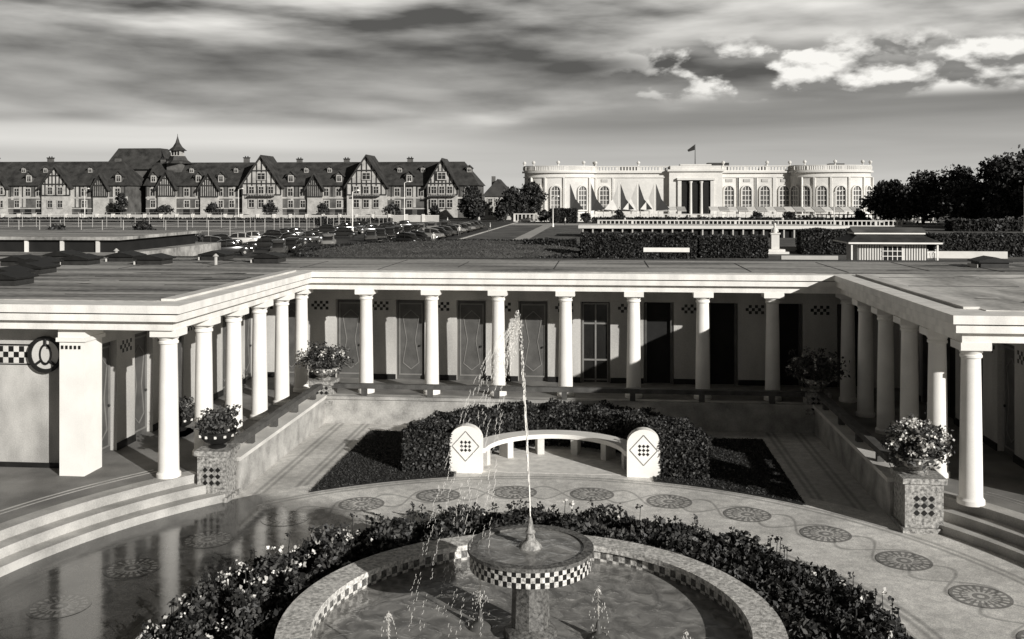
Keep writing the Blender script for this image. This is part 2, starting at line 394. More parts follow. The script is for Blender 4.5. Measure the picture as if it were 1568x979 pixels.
# ------------------------------------------------------------ pedestals and planters
def planter(u,v,z0,h,w,leafR,nflow,seed):
    g=MB(); z=z0
    g.box(u-w/2-.05,u+w/2+.05,v-w/2-.05,v+w/2+.05,z,z+.1,M_mosaic); g.box(u-w/2,u+w/2,v-w/2,v+w/2,z+.1,z+h-.1,M_mosaic)
    g.box(u-w/2-.05,u+w/2+.05,v-w/2-.05,v+w/2+.05,z+h-.1,z+h,M_mosaic)
    for a in range(3):
        for c in range(3):
            x=u-.13+a*.13; zz=z+h*.5-.13+c*.13
            g.poly([(x,v-w/2-.012,zz-.055),(x+.055,v-w/2-.012,zz),(x,v-w/2-.012,zz+.055),(x-.055,v-w/2-.012,zz)],M_black)
    zz=z+h
    g.lathe(u,v,[(.16,zz),(.18,zz+.04),(.12,zz+.07),(.26,zz+.14),(.34,zz+.24),(.37,zz+.3),(.37,zz+.34),(.3,zz+.33)],24,M_black if leafR<.5 else M_mosaic)
    for i in range(24):
        a=TAU*i/24
        if i%2: g.box(u+.36*math.cos(a)-.02,u+.36*math.cos(a)+.02,v+.36*math.sin(a)-.02,v+.36*math.sin(a)+.02,zz+.25,zz+.3,M_white)
    c=np.array([u,v,zz+.32+leafR*.4])
    N=2200; d=rng.normal(size=(N,3)); d/=np.linalg.norm(d,axis=1)[:,None]; lump=1+.3*np.sin(d[:,0]*5+seed)*np.cos(d[:,1]*6+seed*2)+.2*np.sin(d[:,2]*9+seed)
    rad=leafR*rng.uniform(.15,1.,N)**.5*lump
    P=c+d*rad[:,None]*np.array([1.05,1.05,.7]); P=P[P[:,2]>zz+.15]
    g.leaves(P,.045,M_leaf)
    for k in range(16):
        a=random.uniform(0,TAU);rr=random.uniform(.4,1.1)*leafR; e=(u+rr*math.cos(a),v+rr*math.sin(a),zz+.35+random.uniform(.3,1.2)*leafR)
        g.tube((u,v,zz+.3),e,.012,.005,4,M_leaf); g.leaves(np.array(e)+rng.normal(size=(14,3))*.05,.04,M_leaf)
    for k in range(nflow):
        dd=Vector(rng.normal(size=3).tolist()).normalized(); 
        if dd.z<-.3: dd.z*=-1
        p=np.array(c)+np.array(dd)*leafR*random.uniform(.8,1.1)*np.array([1.05,1.05,.75])
        g.leaves(p+rng.normal(size=(14,3))*.032,.026,M_flow,asp=.9)
    g.obj('flower_planter')
planter(-7.78,19.25,0,1.02,.60,.36,3,1); planter(5.82,18.7,0,1.0,.68,.54,70,2)
planter(-7.55,26.15,.5,.62,.55,.58,16,3); planter(5.55,26.1,.5,.55,.55,.6,10,4)
planter(-9.95,22.3,.5,.1,.4,.32,4,5)
# ------------------------------------------------------------ bench + hedge
g=MB(); bx,by=-1.05,21.55
for s_ in(-1,1):
    u=bx+s_*1.95
    pts=[(-.36,0),(.36,0),(.36,.72)]
    for i in range(13):
        a=math.pi*i/12; pts.append((.36*math.cos(a),.72+.33*math.sin(a)))
    pts.append((-.36,.72)); g.frame((u,by,0)); g.extr(pts,'y',-.13,.13,M_white)
    q=.058
    for a in range(-3,4):
        for c in range(-3,4):
            if abs(a)+abs(c)<=3:
                x=(a-c)*q*.75; z=.6+(a+c)*q*.75
                if (a+c)%2==0: g.poly([(x,-.134,z-q*.7),(x+q*.7,-.134,z),(x,-.134,z+q*.7),(x-q*.7,-.134,z)],M_black)
    for i in range(4):
        p=[(0,.27),(.3,.6),(0,.93),(-.3,.6)]; p0=p[i];p1=p[(i+1)%4]; g.tube((p0[0],-.132,p0[1]),(p1[0],-.132,p1[1]),.012,.012,4,M_medd)
    g.frame()
g.ring(bx,by,1.55,2.0,.40,.50,R(4),R(176),40,M_white)
for i in range(6):
    a=R(20+28*i); g.rot((bx+1.78*math.cos(a),by+1.78*math.sin(a),0),a); g.box(-.17,.17,-.08,.08,.01,.4,M_white2); g.frame()
g.ring(bx,by,0.01,2.1,.012,.016,R(0),R(180),40,M_bpave)
g.obj('garden_bench')
def hedge_pts(fn,N): return np.array([fn() for _ in range(N)])
g=MB()
def hp():
    a=random.uniform(R(-6),R(186)); r0,r1=2.3,3.35
    e=random.random()
    lump=.05*math.sin(a*17)+.04*math.sin(a*31+1)
    if e<.35: r=r0+random.uniform(-.03,.1); z=random.uniform(.0,.85)
    elif e<.62: r=r1+random.uniform(-.1,.05)+lump; z=random.uniform(.0,.85)
    elif e<.70:
        a=random.choice((R(-5),R(185)))+random.uniform(-.03,.03); r=random.uniform(r0,r1); z=random.uniform(.0,.85)
    else: r=random.uniform(r0,r1); z=.85+lump+random.uniform(-.1,.05)
    return(bx+r*math.cos(a),by+.1+r*math.sin(a),z)
g.ring(bx,by+.1,2.38,3.25,0,.78,R(-5),R(185),40,M_soil)
g.leaves(hedge_pts(hp,46000),.035,M_hedge,asp=.7)
g.obj('curved_hedge')
# ------------------------------------------------------------ planting ring
g=MB()
g.ring(CX,CY,3.3,5.15,0,.12,0,TAU,80,M_soil)
def rp():
    a=random.uniform(-.7,math.pi+.7); r=3.42+1.72*random.random()
    h=.26+.12*math.sin(a*23+r*3)+.10*math.sin(r*9+a*11)
    if r>4.9 : h*=.55
    return(CX+r*math.cos(a),CY+r*math.sin(a),.1+max(.05,h)*random.random()**.6)
g.leaves(hedge_pts(rp,58000),.047,M_bed,asp=.6)
for k in range(230):
    a=random.uniform(-.7,math.pi+.7);r=random.uniform(4.2,5.1); x,y=CX+r*math.cos(a),CY+r*math.sin(a); h=random.uniform(.36,.56)
    g.tube((x,y,.1),(x+random.uniform(-.04,.04),y,h),.01,.006,4,M_leafd)
    g.leaves(np.array([x,y,h])+rng.normal(size=(10,3))*.028,.03,M_leafd if k%12 else M_flow,asp=.7)
for k in range(90):
    a=random.uniform(math.pi*.74,math.pi+.3) if k<80 else random.uniform(-.5,math.pi); r=random.uniform(4.1,5.1)
    g.leaves(np.array([CX+r*math.cos(a),CY+r*math.sin(a),random.uniform(.3,.44)])+rng.normal(size=(6,3))*.03,.03,M_flow,asp=.8)
g.ring(CX,CY,5.17,5.3,0,.07,0,TAU,120,M_step)
g.obj('flower_bed')
# ------------------------------------------------------------ fountain
g=MB(); PR=3.28
g.ring(CX,CY,PR-.12,PR,0,.42,0,TAU,96,M_rim); 
g.ring(CX,CY,PR-.40,PR+.04,.42,.50,0,TAU,96,M_rim)
for r_ in range(2):
    g.ring(CX,CY,PR-.36,PR-.2,.18+r_*.11,.29+r_*.11,0,TAU,176,M_rimd if r_ else M_rim,alt=M_rim if r_ else M_rimd)
vs=[(CX+(PR-.3)*math.cos(TAU*i/64),CY+(PR-.3)*math.sin(TAU*i/64),.25) for i in range(64)]; g.poly(vs,M_water)
g.lathe(CX,CY,[(.36,.2),(.36,.36),(.26,.42),(.24,1.0),(.30,1.12),(.5,1.18)],8,M_rimd)
BR=.81; zb=1.46
g.lathe(CX,CY,[(.3,1.1),(.62,1.15),(BR-.06,1.2)],48,M_mosaic,cap=False)
rows=3;hh=.07
for r_ in range(rows): g.ring(CX,CY,BR-.1,BR,1.2+r_*hh,1.2+(r_+1)*hh-.001,0,TAU,84,M_rim if r_%2 else M_black,alt=M_black if r_%2 else M_rim)
g.ring(CX,CY,BR-.1,BR+.03,1.41,zb,0,TAU,84,M_rimd)
vs=[(CX+(BR-.08)*math.cos(TAU*i/48),CY+(BR-.08)*math.sin(TAU*i/48),zb-.02) for i in range(48)]; g.poly(vs,M_water)
g.lathe(CX,CY,[(.16,1.44),(.14,1.48),(.07,1.54),(.05,1.62),(.07,1.64),(.05,1.68),(.03,1.78),(.015,1.84)],16,M_mosaic)
NOZ=((-2.65,12.0),(-1.65,13.2),(-.05,13.0),(1.0,11.8),(-.95,15.0))
for u,v in NOZ: g.lathe(u,v,[(.17,.25),(.14,.29),(.05,.34),(.03,.45),(.015,.5)],12,M_wood)
g.obj('fountain')
g=MB()
# main jet: beaded column of water narrowing to a broken plume
for i in range(420):
    t=random.random(); x=CX-.12*t-.03*t*t+random.gauss(0,.003+.010*t); z=1.84+2.6*t
    L=random.uniform(.05,.16)*(1.1-t); g.tube((x,CY+.1*t+random.gauss(0,.004+.008*t),z),(x-.12*L/2.6,CY+.1*t,z+L),.0055*(1.1-.5*t),.003,5,M_drop)
for k in range(420):
    t=random.random()**1.4; x=CX-.17-.25*t+random.gauss(0,.02+.07*t); z=4.45+random.uniform(-.1,.15)-.75*t
    g.tube((x,CY+.1+random.gauss(0,.05),z),(x,CY+.1,z-.03),.0035,.0015,3,M_drop)
# falling filaments drifting down-wind (left), broken into droplets
for j in range(9):
    s_=.25+j*.14; y1=random.uniform(-.5,.6); ph=random.uniform(0,9)
    for i in range(150):
        t=(i+random.random())/150
        if math.sin(t*40+ph)+math.sin(t*91+ph*2)<-.1-.8*t: continue
        f=lambda t:(CX-.22-s_*t-.18*t*t+random.gauss(0,.004+.012*t),CY+.1+y1*t,4.38-.2*t-3.9*t**1.8)
        p=f(t); 
        if p[2]<.3: continue
        g.tube(p,(p[0]-.012,p[1],p[2]-random.uniform(.02,.06)),.0022,.0012,3,M_drop)
# little basin jets
for u,v in NOZ:
    for k in range(70):
        t=random.random(); g.tube((u+random.gauss(0,.004+.02*t),v+random.gauss(0,.01),.5+.42*t),(u,v,.53+.42*t),.004*(1.1-t),.002,3,M_drop)
    for k in range(60):
        a=random.uniform(0,TAU);t=random.random(); r_=.16*t; z=.92-.62*t*t; g.tube((u+r_*math.cos(a),v+r_*math.sin(a),z),(u+r_*math.cos(a),v+r_*math.sin(a),z-.025),.0025,.0015,3,M_drop)
g.obj('water_jet')
# ------------------------------------------------------------ park beyond
g=MB()
g.poly([(-140,128,.01),(-48,128,.01),(-48,228,.01),(-170,228,.01)],M_court)
for v in(150,172,195): g.box(-150,-48,v,v+.12,.012,.02,M_white)
for u in(-120,-96,-72,-56): g.box(u,u+.15,130,226,.012,.022,M_white)
g.obj('tennis_court',False)
g=MB(); g.poly([(-48,60,.008),(-20.5,60,.008),(-20.5,236,.008),(-48,236,.008)],M_asph); g.poly([(-400,240,.008),(300,240,.008),(300,256,.008),(-400,256,.008)],M_asph)
g.box(-20.5,-20.2,60,236,0,.13,M_step); g.box(-48.3,-48,60,236,0,.13,M_step)
for i in range(20): g.box(-31.1,-31,70+i*8,73+i*8,.010,.012,M_white)
g.obj('road',False)
g=MB(); g.poly([(-12.8,60,.012),(-10.6,60,.012),(-10.6,228,.012),(-12.8,228,.012)],M_path); g.poly([(-20,212,.011),(120,212,.011),(120,226,.011),(-20,226,.011)],M_path); g.obj('gravel_path',False)
g=MB(); prof=[(1,0),(.96,.25),(.8,.55),(.4,.8),(.01,.85)]
g.lathe(-16.6,106,prof,48,M_grass,sx=15.2,sy=22,cap=False)
P=[]
for i in range(14000):
    a=random.uniform(0,TAU); r=random.uniform(.95,1.02); P.append((-16.6+15.4*r*math.cos(a),106+22.2*r*math.sin(a),random.uniform(0,.55)))
g.leaves(P,.16,M_leafd)
P=[]
for i in range(16000):
    a=random.uniform(0,TAU); r=math.sqrt(random.random())*.95; z=.85-.3*(r/.8)**2 if r<.8 else .55-.3*(r-.8)/.16
    P.append((-16.6+15.2*r*math.cos(a),106+22*r*math.sin(a),z+.03))
g.leaves(P,.09,M_leaf,asp=.3)
g.obj('lawn_mound')
g=MB(); g.poly([(-10,110,.015),(60,110,.015),(60,208,.015),(-10,208,.015)],M_grass); g.poly([(-10.2,50,.014),(70,50,.014),(70,109,.014),(-10.2,109,.014)],M_grass); g.poly([(-20,50,.013),(-13,50,.013),(-13,208,.013),(-20,208,.013)],M_grass); g.poly([(-130,50,.013),(-49,50,.013),(-49,126,.013),(-130,126,.013)],M_grass); g.obj('lawn',False)
def boxhedge(u0,u1,v0,v1,h,N=5000,size=.25,name='clipped_hedge'):
    g=MB(); g.box(u0+.1,u1-.1,v0+.1,v1-.1,0,h-.12,M_soil); P=[]
    for i in range(N):
        e=random.random()
        x=random.uniform(u0,u1);y=random.uniform(v0,v1);z=random.uniform(0,h)
        if e<.55: y=v0+random.uniform(-.1,.15)
        elif e<.9: z=h+random.uniform(-.12,.08)+.07*math.sin(x*1.7)
        elif e<.95: x=u0
        else: x=u1
        P.append((x,y,z))
    g.leaves(P,size,M_leafd); g.obj(name)
boxhedge(-2.1,9.2,97,101,2.4,14000,.12); boxhedge(9.7,16.4,99,103,2.1,9000,.12); boxhedge(21,27,106,109,2.6,5500,.12); boxhedge(34,60,104,108,2.2,11000,.13)
boxhedge(-2,60,226,228,1.3,4000,.35); boxhedge(-12,-6,228,232,3.2,2500,.4); boxhedge(62,110,180,184,2,4000,.35)
boxhedge(-150,-50,229,230,1.0,4000,.3); boxhedge(-130,-50,118,119.5,1.3,6000,.2); boxhedge(-9,-3,112,114,1.2,1800,.15); boxhedge(44,58,128,130,1.4,2600,.18)
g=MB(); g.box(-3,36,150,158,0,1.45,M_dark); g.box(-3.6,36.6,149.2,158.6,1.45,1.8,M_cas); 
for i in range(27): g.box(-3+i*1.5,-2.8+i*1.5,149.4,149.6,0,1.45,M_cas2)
g.box(-3.6,36.6,149.1,149.2,1.35,1.75,M_cas)
g.obj('refreshment_pavilion',False)
def balustrade(u0,u1,v,z0,h,step=.9,name='balustrade'):
    g=MB(); g.box(u0,u1,v,v+.35,z0,z0+.2,M_cas); g.box(u0,u1,v-.05,v+.4,z0+h-.2,z0+h,M_cas)
    x=u0
    k=0
    while x<u1:
        w_=.5 if k%8==0 else .22
        g.box(x,x+w_,v+.02,v+.33,z0+.2,z0+h-.2,M_cas); x+=step;k+=1
    g.obj(name,False)
balustrade(-1,62,210,0,1.25); balustrade(-22,80,243,0.0,2.0,1.0)
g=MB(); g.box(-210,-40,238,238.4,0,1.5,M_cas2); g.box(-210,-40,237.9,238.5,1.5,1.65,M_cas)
for i in range(40): g.box(-208+i*4.2,-207.4+i*4.2,237.7,238.7,0,1.9,M_cas)
g.obj('garden_wall',False)
g=MB(); g.box(17.5,24,112,112.5,0,.55,M_cas); g.box(16.8,22,94,94.5,0,.6,M_cas2); g.box(27,40,101,101.6,0,.7,M_cas); g.obj('low_wall',False)
g=MB(); g.box(-.1,.0,0,.1,0,1.6,M_iron); g.box(3.8,3.9,0,.1,0,1.6,M_iron); g.box(-.2,4,-.06,0,1.05,1.45,M_white); o=g.obj('notice_board',False); o.location=(4.0,91,0)
g=MB()
for u0,u1,v in((-140,-48,128),(-160,-48,190)):
    u=u0
    while u<=u1: g.tube((u,v,0),(u,v,3),.05,.05,5,M_cas2); u+=3
    for z in(.3,.9,1.5,2.1,2.95): g.tube((u0,v,z),(u1,v,z),.02,.02,4,M_cas2)
for v in range(128,228,4): g.tube((-48,v,0),(-48,v,3),.05,.05,5,M_cas2)
g.obj('wire_fence')
# kiosk
g=MB(); ku,kv=22.4,80
g.box(-2.6,2.6,-1.8,1.8,0,2.5,M_cas)
for i in range(27): 
    x=-2.55+i*.196
    if abs(x)>.85 : g.box(x,x+.05,-1.83,-1.8,.1,2.4,M_wood)
g.box(-.75,.75,-1.84,-1.8,1.1,2.3,M_dark)
for i in range(5): g.box(-.75+i*.36,-.70+i*.36,-1.87,-1.84,1.1,2.3,M_white)
for z in(1.1,1.5,1.9,2.3): g.box(-.78,.78,-1.875,-1.84,z,z+.05,M_white)
z0=2.5;z1=3.5;a=3.5;b_=2.6
vs=[(-a,-b_,z0),(a,-b_,z0),(a,b_,z0),(-a,b_,z0),(-a,-b_,z0+.12),(a,-b_,z0+.12),(a,b_,z0+.12),(-a,b_,z0+.12),(-2.4,-.9,z1-.3),(2.4,-.9,z1-.3),(2.4,.9,z1-.3),(-2.4,.9,z1-.3)]
g.add(vs,[(0,1,5,4),(1,2,6,5),(2,3,7,6),(3,0,4,7),(4,5,9,8),(5,6,10,9),(6,7,11,10),(7,4,8,11),(0,3,2,1)],[M_white]*4+[M_slate]*4+[M_cas2])
g.box(-2.7,2.7,-1.1,1.1,z1-.3,z1-.15,M_white); g.extr([(-1.2,z1-.15),(1.2,z1-.15),(0,z1+.2)],'x',-2.8,2.8,M_hotel)
for s_ in(-1,1): g.box(s_*3.2-.06,s_*3.2+.06,-2.4,-2.28,0,2.5,M_white)
o=g.obj('garden_kiosk',False); o.location=(ku,kv,0)
g=MB(); g.box(-1.3,1.3,-1.3,1.3,0,.25,M_cas); g.box(-.95,.95,-.95,.95,.25,.5,M_cas); g.box(-.42,.42,-.42,.42,.5,2.1,M_cas); g.box(-.52,.52,-.52,.52,2.1,2.25,M_cas)
g.lathe(0,0,[(.25,2.25),(.32,2.5),(.24,2.75),(.1,2.85),(.12,2.95),(.16,3.1),(.15,3.22),(.08,3.32)],14,M_cas)
for s_ in(-1,1): g.tube((s_*.26,0,2.7),(s_*.34,-.05,2.35),.09,.07,8,M_cas)
o=g.obj('monument_bust'); o.location=(18.6,108,0)
# ------------------------------------------------------------ casino
g=MB()
V=275; ZT=12.8
g.box(-20,72,V,V+24,0,ZT,M_cas)
def bow(cu,a,b,y0):
    pts=[(cu+a*math.cos(math.pi+math.pi*i/28),y0+b*math.sin(math.pi+math.pi*i/28)) for i in range(29)]
    g.extr(pts,'z',0,ZT,M_cas)
    def sc(k): return [(cu+(a+k)*math.cos(math.pi+math.pi*i/28),y0+(b+k)*math.sin(math.pi+math.pi*i/28)) for i in range(29)]
    g.extr(sc(.7),'z',ZT,ZT+.5,M_cas); g.extr(sc(.35),'z',ZT-1.3,ZT-1.0,M_cas); g.extr(sc(.3),'z',0,1.2,M_cas)
    g.extr(sc(.2),'z',ZT+.5,ZT+.75,M_cas); g.extr(sc(.25),'z',ZT+1.75,ZT+2.0,M_cas)
    for i in range(0,57):
        t=math.pi+math.pi*i/56; x=cu+a*math.cos(t);y=y0+b*math.sin(t); w_=.45 if i%8==0 else .22
        g.box(x-w_,x+w_,y-.2,y+.2,ZT+.75,ZT+1.75,M_cas)
        if i%14==0: g.lathe(x,y,[(.25,ZT+2),(.15,ZT+2.3),(.5,ZT+2.8),(.45,ZT+3.1),(.1,ZT+3.4)],8,M_cas)
def archwin(w_,z0,zs,door=False):
    n_=10; pts=[(-w_/2,z0),(w_/2,z0),(w_/2,zs)]+[(w_/2*math.cos(math.pi*i/n_),zs+w_/2*math.sin(math.pi*i/n_)) for i in range(1,n_)]+[(-w_/2,zs)]
    g.extr(pts,'y',-.1,.06,M_glassc)
    for i in range(n_):
        a0=math.pi*i/n_;a1=math.pi*(i+1)/n_; r0=w_/2;r1=w_/2+.38
        p=[(r0*math.cos(a0),zs+r0*math.sin(a0)),(r1*math.cos(a0),zs+r1*math.sin(a0)),(r1*math.cos(a1),zs+r1*math.sin(a1)),(r0*math.cos(a1),zs+r0*math.sin(a1))]
        g.extr(p,'y',-.05,.4,M_cas)
    for s_ in(-1,1): g.box(s_*(w_/2+.19)-.19,s_*(w_/2+.19)+.19,-.05,.4,z0,zs,M_cas)
    g.box(-w_/2-.3,w_/2+.3,-.05,.5,z0-.35,z0,M_cas)
    for x in(-w_/6,w_/6): g.box(x-.09,x+.09,.06,.16,z0,zs+w_*.4,M_cas)
    for k in range(1,5): z=z0+(zs-z0)*k/4; g.box(-w_/2,w_/2,.06,.15,z-.09,z+.09,M_cas)
bow(-12,9.8,6,V+.5); bow(62.3,10.8,6,V+.5)
for u0,u1 in((-2.2,18.5),(33,51.5)):
    g.box(u0,u1,V-.7,V,ZT,ZT+.5,M_cas); g.box(u0,u1,V-.3,V,ZT-1.3,ZT-1,M_cas); g.box(u0,u1,V-.3,V,0,1.2,M_cas)
    g.box(u0,u1,V-.2,V+.3,ZT+.5,ZT+.75,M_cas); g.box(u0,u1,V-.25,V+.35,ZT+1.75,ZT+2,M_cas)
    x=u0;k=0
    while x<u1:
        w_=.9 if k%7==0 else .44
        g.box(x,x+w_,V-.1,V+.2,ZT+.75,ZT+1.75,M_cas)
        if k%14==0: g.lathe(x+.4,V,[(.25,ZT+2),(.15,ZT+2.3),(.5,ZT+2.8),(.45,ZT+3.1),(.1,ZT+3.4)],8,M_cas)
        x+=.85;k+=1
g.box(18.5,33,V-1.5,V,0,ZT+.4,M_cas); g.box(18,33.5,V-2.2,V+.1,ZT+.4,ZT+.95,M_cas); g.box(18.8,32.7,V-1.6,V+4,ZT+.95,ZT+2.0,M_cas); g.box(21.5,30,V-1.7,V+3,ZT+2.0,ZT+2.4,M_cas)
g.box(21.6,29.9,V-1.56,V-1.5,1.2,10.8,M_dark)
for u in(24.3,27.2): g.lathe(u,V-2.0,[(.55,1),(.55,1.3),(.42,1.4),(.36,9.9),(.5,10.2),(.55,10.5)],14,M_cas)
for u in(21.3,30.2): g.box(u-.5,u+.5,V-2,V-1.5,1,10.8,M_cas)
g.box(20.6,30.9,V-2.5,V-1.5,10.8,11.4,M_cas)
for i in range(3): g.box(22.4+i*2.9-.5,22.4+i*2.9+.5,V-1.6,V-1.565,2,9.5,M_glass)
for u in(.7,35,39.8,44.7,49.9):
    g.frame((u,V,0),(1,0,0),(0,-1,0)); archwin(2.5,2.6,7.9); g.frame()
    for s_ in(-1,1): g.box(u+s_*2.35-.25,u+s_*2.35+.25,V-.25,V,1.2,ZT-1.3,M_cas)
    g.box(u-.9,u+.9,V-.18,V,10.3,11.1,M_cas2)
for cu,a,angs in((-12,9.8,(-66,-36,-4,42)),(62.3,10.8,(-66,-43,-18,8,33,60))):
    for an in angs:
        t=R(an); x=cu+a*math.sin(t); y=V+.5-6*math.cos(t)
        nx,ny=math.sin(t)/a,-math.cos(t)/6; L_=math.hypot(nx,ny);nx/=L_;ny/=L_
        g.frame((x-nx*.05,y-ny*.05,0),(-ny,nx,0),(nx,ny,0)); archwin(2.4,2.6,7.9)
        g.box(2.0,2.5,-.3,.3,1.2,ZT-1.3,M_cas); g.frame()
for u,z,w_ in((64,15.6,4),(30,15.9,6),(5,15,5)): g.box(u,u+w_,V+8,V+12,ZT,z,M_slate)
g.tube((25.7,V,ZT+2.3),(25.7,V,ZT+8),.12,.06,6,M_iron)
g.add([(25.6,V,ZT+7.9),(23.6,V+.5,ZT+6.4),(23.9,V+.3,ZT+5.9),(25.6,V,ZT+6.4)],[(0,1,2,3)],M_clothd)
g.obj('casino_building')
g=MB()
for i in range(26):
    u=-2+i*2.4+(6 if i>9 else 0)
    g.extr([(257,2.6),(257,2.4),(262,3.4),(262,3.6)],'x',u,u+2.2,M_cloth if i%2==0 else M_cas2)
    g.tube((u,257.2,0),(u,257.2,2.5),.06,.06,5,M_white)
    g.tube((u,261.8,0),(u,261.8,3.5),.06,.06,5,M_white)
g.obj('terrace_awning',False)
def sail(u,v,h,m,s_=1):
    g=MB(); g.tube((0,0,0),(0,0,h),.12,.06,8,M_white)
    A=(s_*.1,-.1,h-.3);B=(s_*.1,-.1,2.6);C=(s_*3.6,-.1,3.0);D=(s_*1.5,.3,5.6)
    g.add([A,B,C,D],[(0,1,3),(1,2,3)],m)
    o=g.obj('flagpole_with_pennant',False); o.location=(u,v,0)
for i,(u,m,s_) in enumerate(((-8.3,M_clothd,1),(-2.9,M_clothd,1),(4.6,M_clothd,1),(4.2,M_cloth,-1),(9.2,M_clothd,1),(8.9,M_cloth,-1),(13.6,M_clothd,1),(13.3,M_cloth,-1))): sail(u,252,9.9,m,s_)
# ------------------------------------------------------------ hotel
g=MB()
def gable(u,v,w_,ze,zp,proj,deep=9,timber=True,wall=M_hlight):
    g.extr([(u-w_/2,0),(u+w_/2,0),(u+w_/2,ze),(u,zp-.5),(u-w_/2,ze)],'y',v-proj,v+deep,wall)
    o=.7
    for s_ in(-1,1):
        x=w_/2+o; sl=(zp-ze)/(w_/2); zz=ze-o*sl
        g.extr([(u,zp),(u+s_*x,zz),(u+s_*x,zz-.5),(u,zp-.55)],'y',v-proj-1.0,v+deep+.01*s_,M_slate)
    if timber:
        for z in (ze-3.4,ze,ze+(zp-ze)*.45):
            hw=w_/2 if z<=ze else w_/2*(1-(z-ze)/(zp-ze))*.98
            g.box(u-hw,u+hw,v-proj-.12,v-proj,z-.2,z+.2,M_timber)
        k=-w_/2
        while k<=w_/2+.01:
            top=ze+(zp-ze)*(1-abs(k)/(w_/2))-.5
            g.box(u+k-.18,u+k+.18,v-proj-.1,v-proj,ze-3.4,max(ze-.3,top),M_timber); k+=w_/8
def win(u,v,z,w_,h,fr=.3):
    g.box(u-w_/2-fr,u+w_/2+fr,v-.14,v,z-h/2-fr,z+h/2+fr,M_hlight)
    g.box(u-w_/2,u+w_/2,v-.18,v-.14,z-h/2,z+h/2,M_glass)
    g.box(u-.06,u+.06,v-.22,v-.18,z-h/2,z+h/2,M_hlight); g.box(u-w_/2,u+w_/2,v-.21,v-.18,z+.2,z+.3,M_hlight)
def facade(u0,u1,v,ze,zr,skip,pitch=3.9,hipR=False,hipL=False,ph=0):
    g.box(u0,u1,v,v+15,0,ze,M_hotel)
    d=7.5
    a=[(u0-.6,v-.8,ze),(u1+.6,v-.8,ze),(u1+.6,v+15.8,ze),(u0-.6,v+15.8,ze),(u0+(5 if hipL else -.6),v+d,zr),(u1-(5 if hipR else -.6),v+d,zr)]
    g.add(a,[(0,1,5,4),(2,3,4,5),(1,2,5),(3,0,4),(0,3,2,1)],M_slate)
    slope=(zr-ze)/(d+.8)
    x=u0+pitch*.6; k=0
    while x<u1-1.5:
        if all(abs(x-s[0])>s[1] for s in skip):
            win(x,v,7.6,1.35,2.2); 
            if k%3!=2: win(x+.1,v,4.0,1.3,2.0)
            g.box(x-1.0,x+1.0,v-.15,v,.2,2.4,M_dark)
            if k%2==0:
                vf=v-.8+1.2/slope
                g.extr([(x-1.1,ze+.9),(x+1.1,ze+.9),(x+1.1,ze+3.1),(x,ze+4.4),(x-1.1,ze+3.1)],'y',vf,vf+4,M_hotel)
                for s_ in(-1,1): g.extr([(x,ze+4.7),(x+s_*1.6,ze+2.9),(x+s_*1.6,ze+2.7),(x,ze+4.4)],'y',vf-.5,vf+4+.02*s_,M_slate)
                win(x,vf,ze+2.1,1.1,1.5,.32)
            else:
                vf=v-.8+4.0/slope; zz=ze+3.9
                g.extr([(x-.8,zz),(x+.8,zz),(x+.8,zz+1.4),(x,zz+2.1),(x-.8,zz+1.4)],'y',vf,vf+2.2,M_hotel)
                for s_ in(-1,1): g.extr([(x,zz+2.4),(x+s_*1.1,zz+1.4),(x+s_*1.1,zz+1.2),(x,zz+2.1)],'y',vf-.3,vf+2.2+.02*s_,M_slate)
                win(x,vf,zz+.8,.9,.9,.2)
        x+=pitch*(.94+.12*random.random()); k+=1
    z=ze-3.7
    g.box(u0,u1,v-.1,v,z-.25,z+.25,M_hlight); g.box(u0,u1,v-.12,v,2.5,2.8,M_hlight)
    x=u0
    while x<u1:
        if random.random()<.38: g.box(x+.3,x+1.1,v-.08,v,random.choice((3.0,6.3)),random.choice((5.2,ze-.4)),M_hlight)
        g.box(x,x+.28,v-.11,v,z+.25,ze,M_timber); x+=1.3
def chimney(u,v,z0,z1): g.box(u-.8,u+.8,v-.6,v+.6,z0,z1,M_hotel); g.box(u-.95,u+.95,v-.75,v+.75,z1,z1+.3,M_timber); [g.lathe(u+q,v,[(.2,z1+.3),(.16,z1+.7)],6,M_timber) for q in(-.4,.4)]
VH=290
facade(-140,-37,VH,9.6,17.0,[(-102.8,6.6),(-70.4,6.6),(-47,5.5),(-119.5,3.2),(-86.5,2.6),(-133,3)],3.7,hipR=True)
gable(-102.8,VH,12,10.2,18.9,1.6); gable(-70.4,VH,12,10.2,18.9,1.6); gable(-47.5,VH,9,10.2,17.8,1.2); gable(-119.5,VH,5.5,9.6,14.0,1,6); gable(-86.5,VH,4.6,9.6,13.5,1,6); gable(-133,VH,5.5,9.8,14.4,1,6)
for u in(-102.8,-70.4,-47.5):
    for q in(-3,0,3):
        if abs(u+47.5)<1 and q: q*=.8
        win(u+q,VH-1.8,8.2,1.4,2.0); win(u+q,VH-1.8,4.2,1.5,2.2)
    win(u,VH-1.8,12.4,2.2,1.8)
    g.box(u-4,u+4,VH-3.0,VH-1.7,6.2,6.5,M_timber); 
    for q in range(17): g.box(u-4+q*.5,u-3.9+q*.5,VH-3.0,VH-2.9,6.5,7.3,M_hlight)
facade(-205,-143,VH-6,9.6,17.2,[(-165,5.2),(-184,3.6),(-151,2.5)],3.6,hipR=True)
gable(-165,VH-6,9,10,15.8,1.2); gable(-184,VH-6,6,10,14.5,1.2); gable(-151,VH-6,4.6,9.6,13.4,1,6)
for u in(-165,-184): 
    for q in(-2,2): win(u+q*.8,VH-7.4,8,1.3,2); win(u+q*.8,VH-7.4,4,1.3,2)
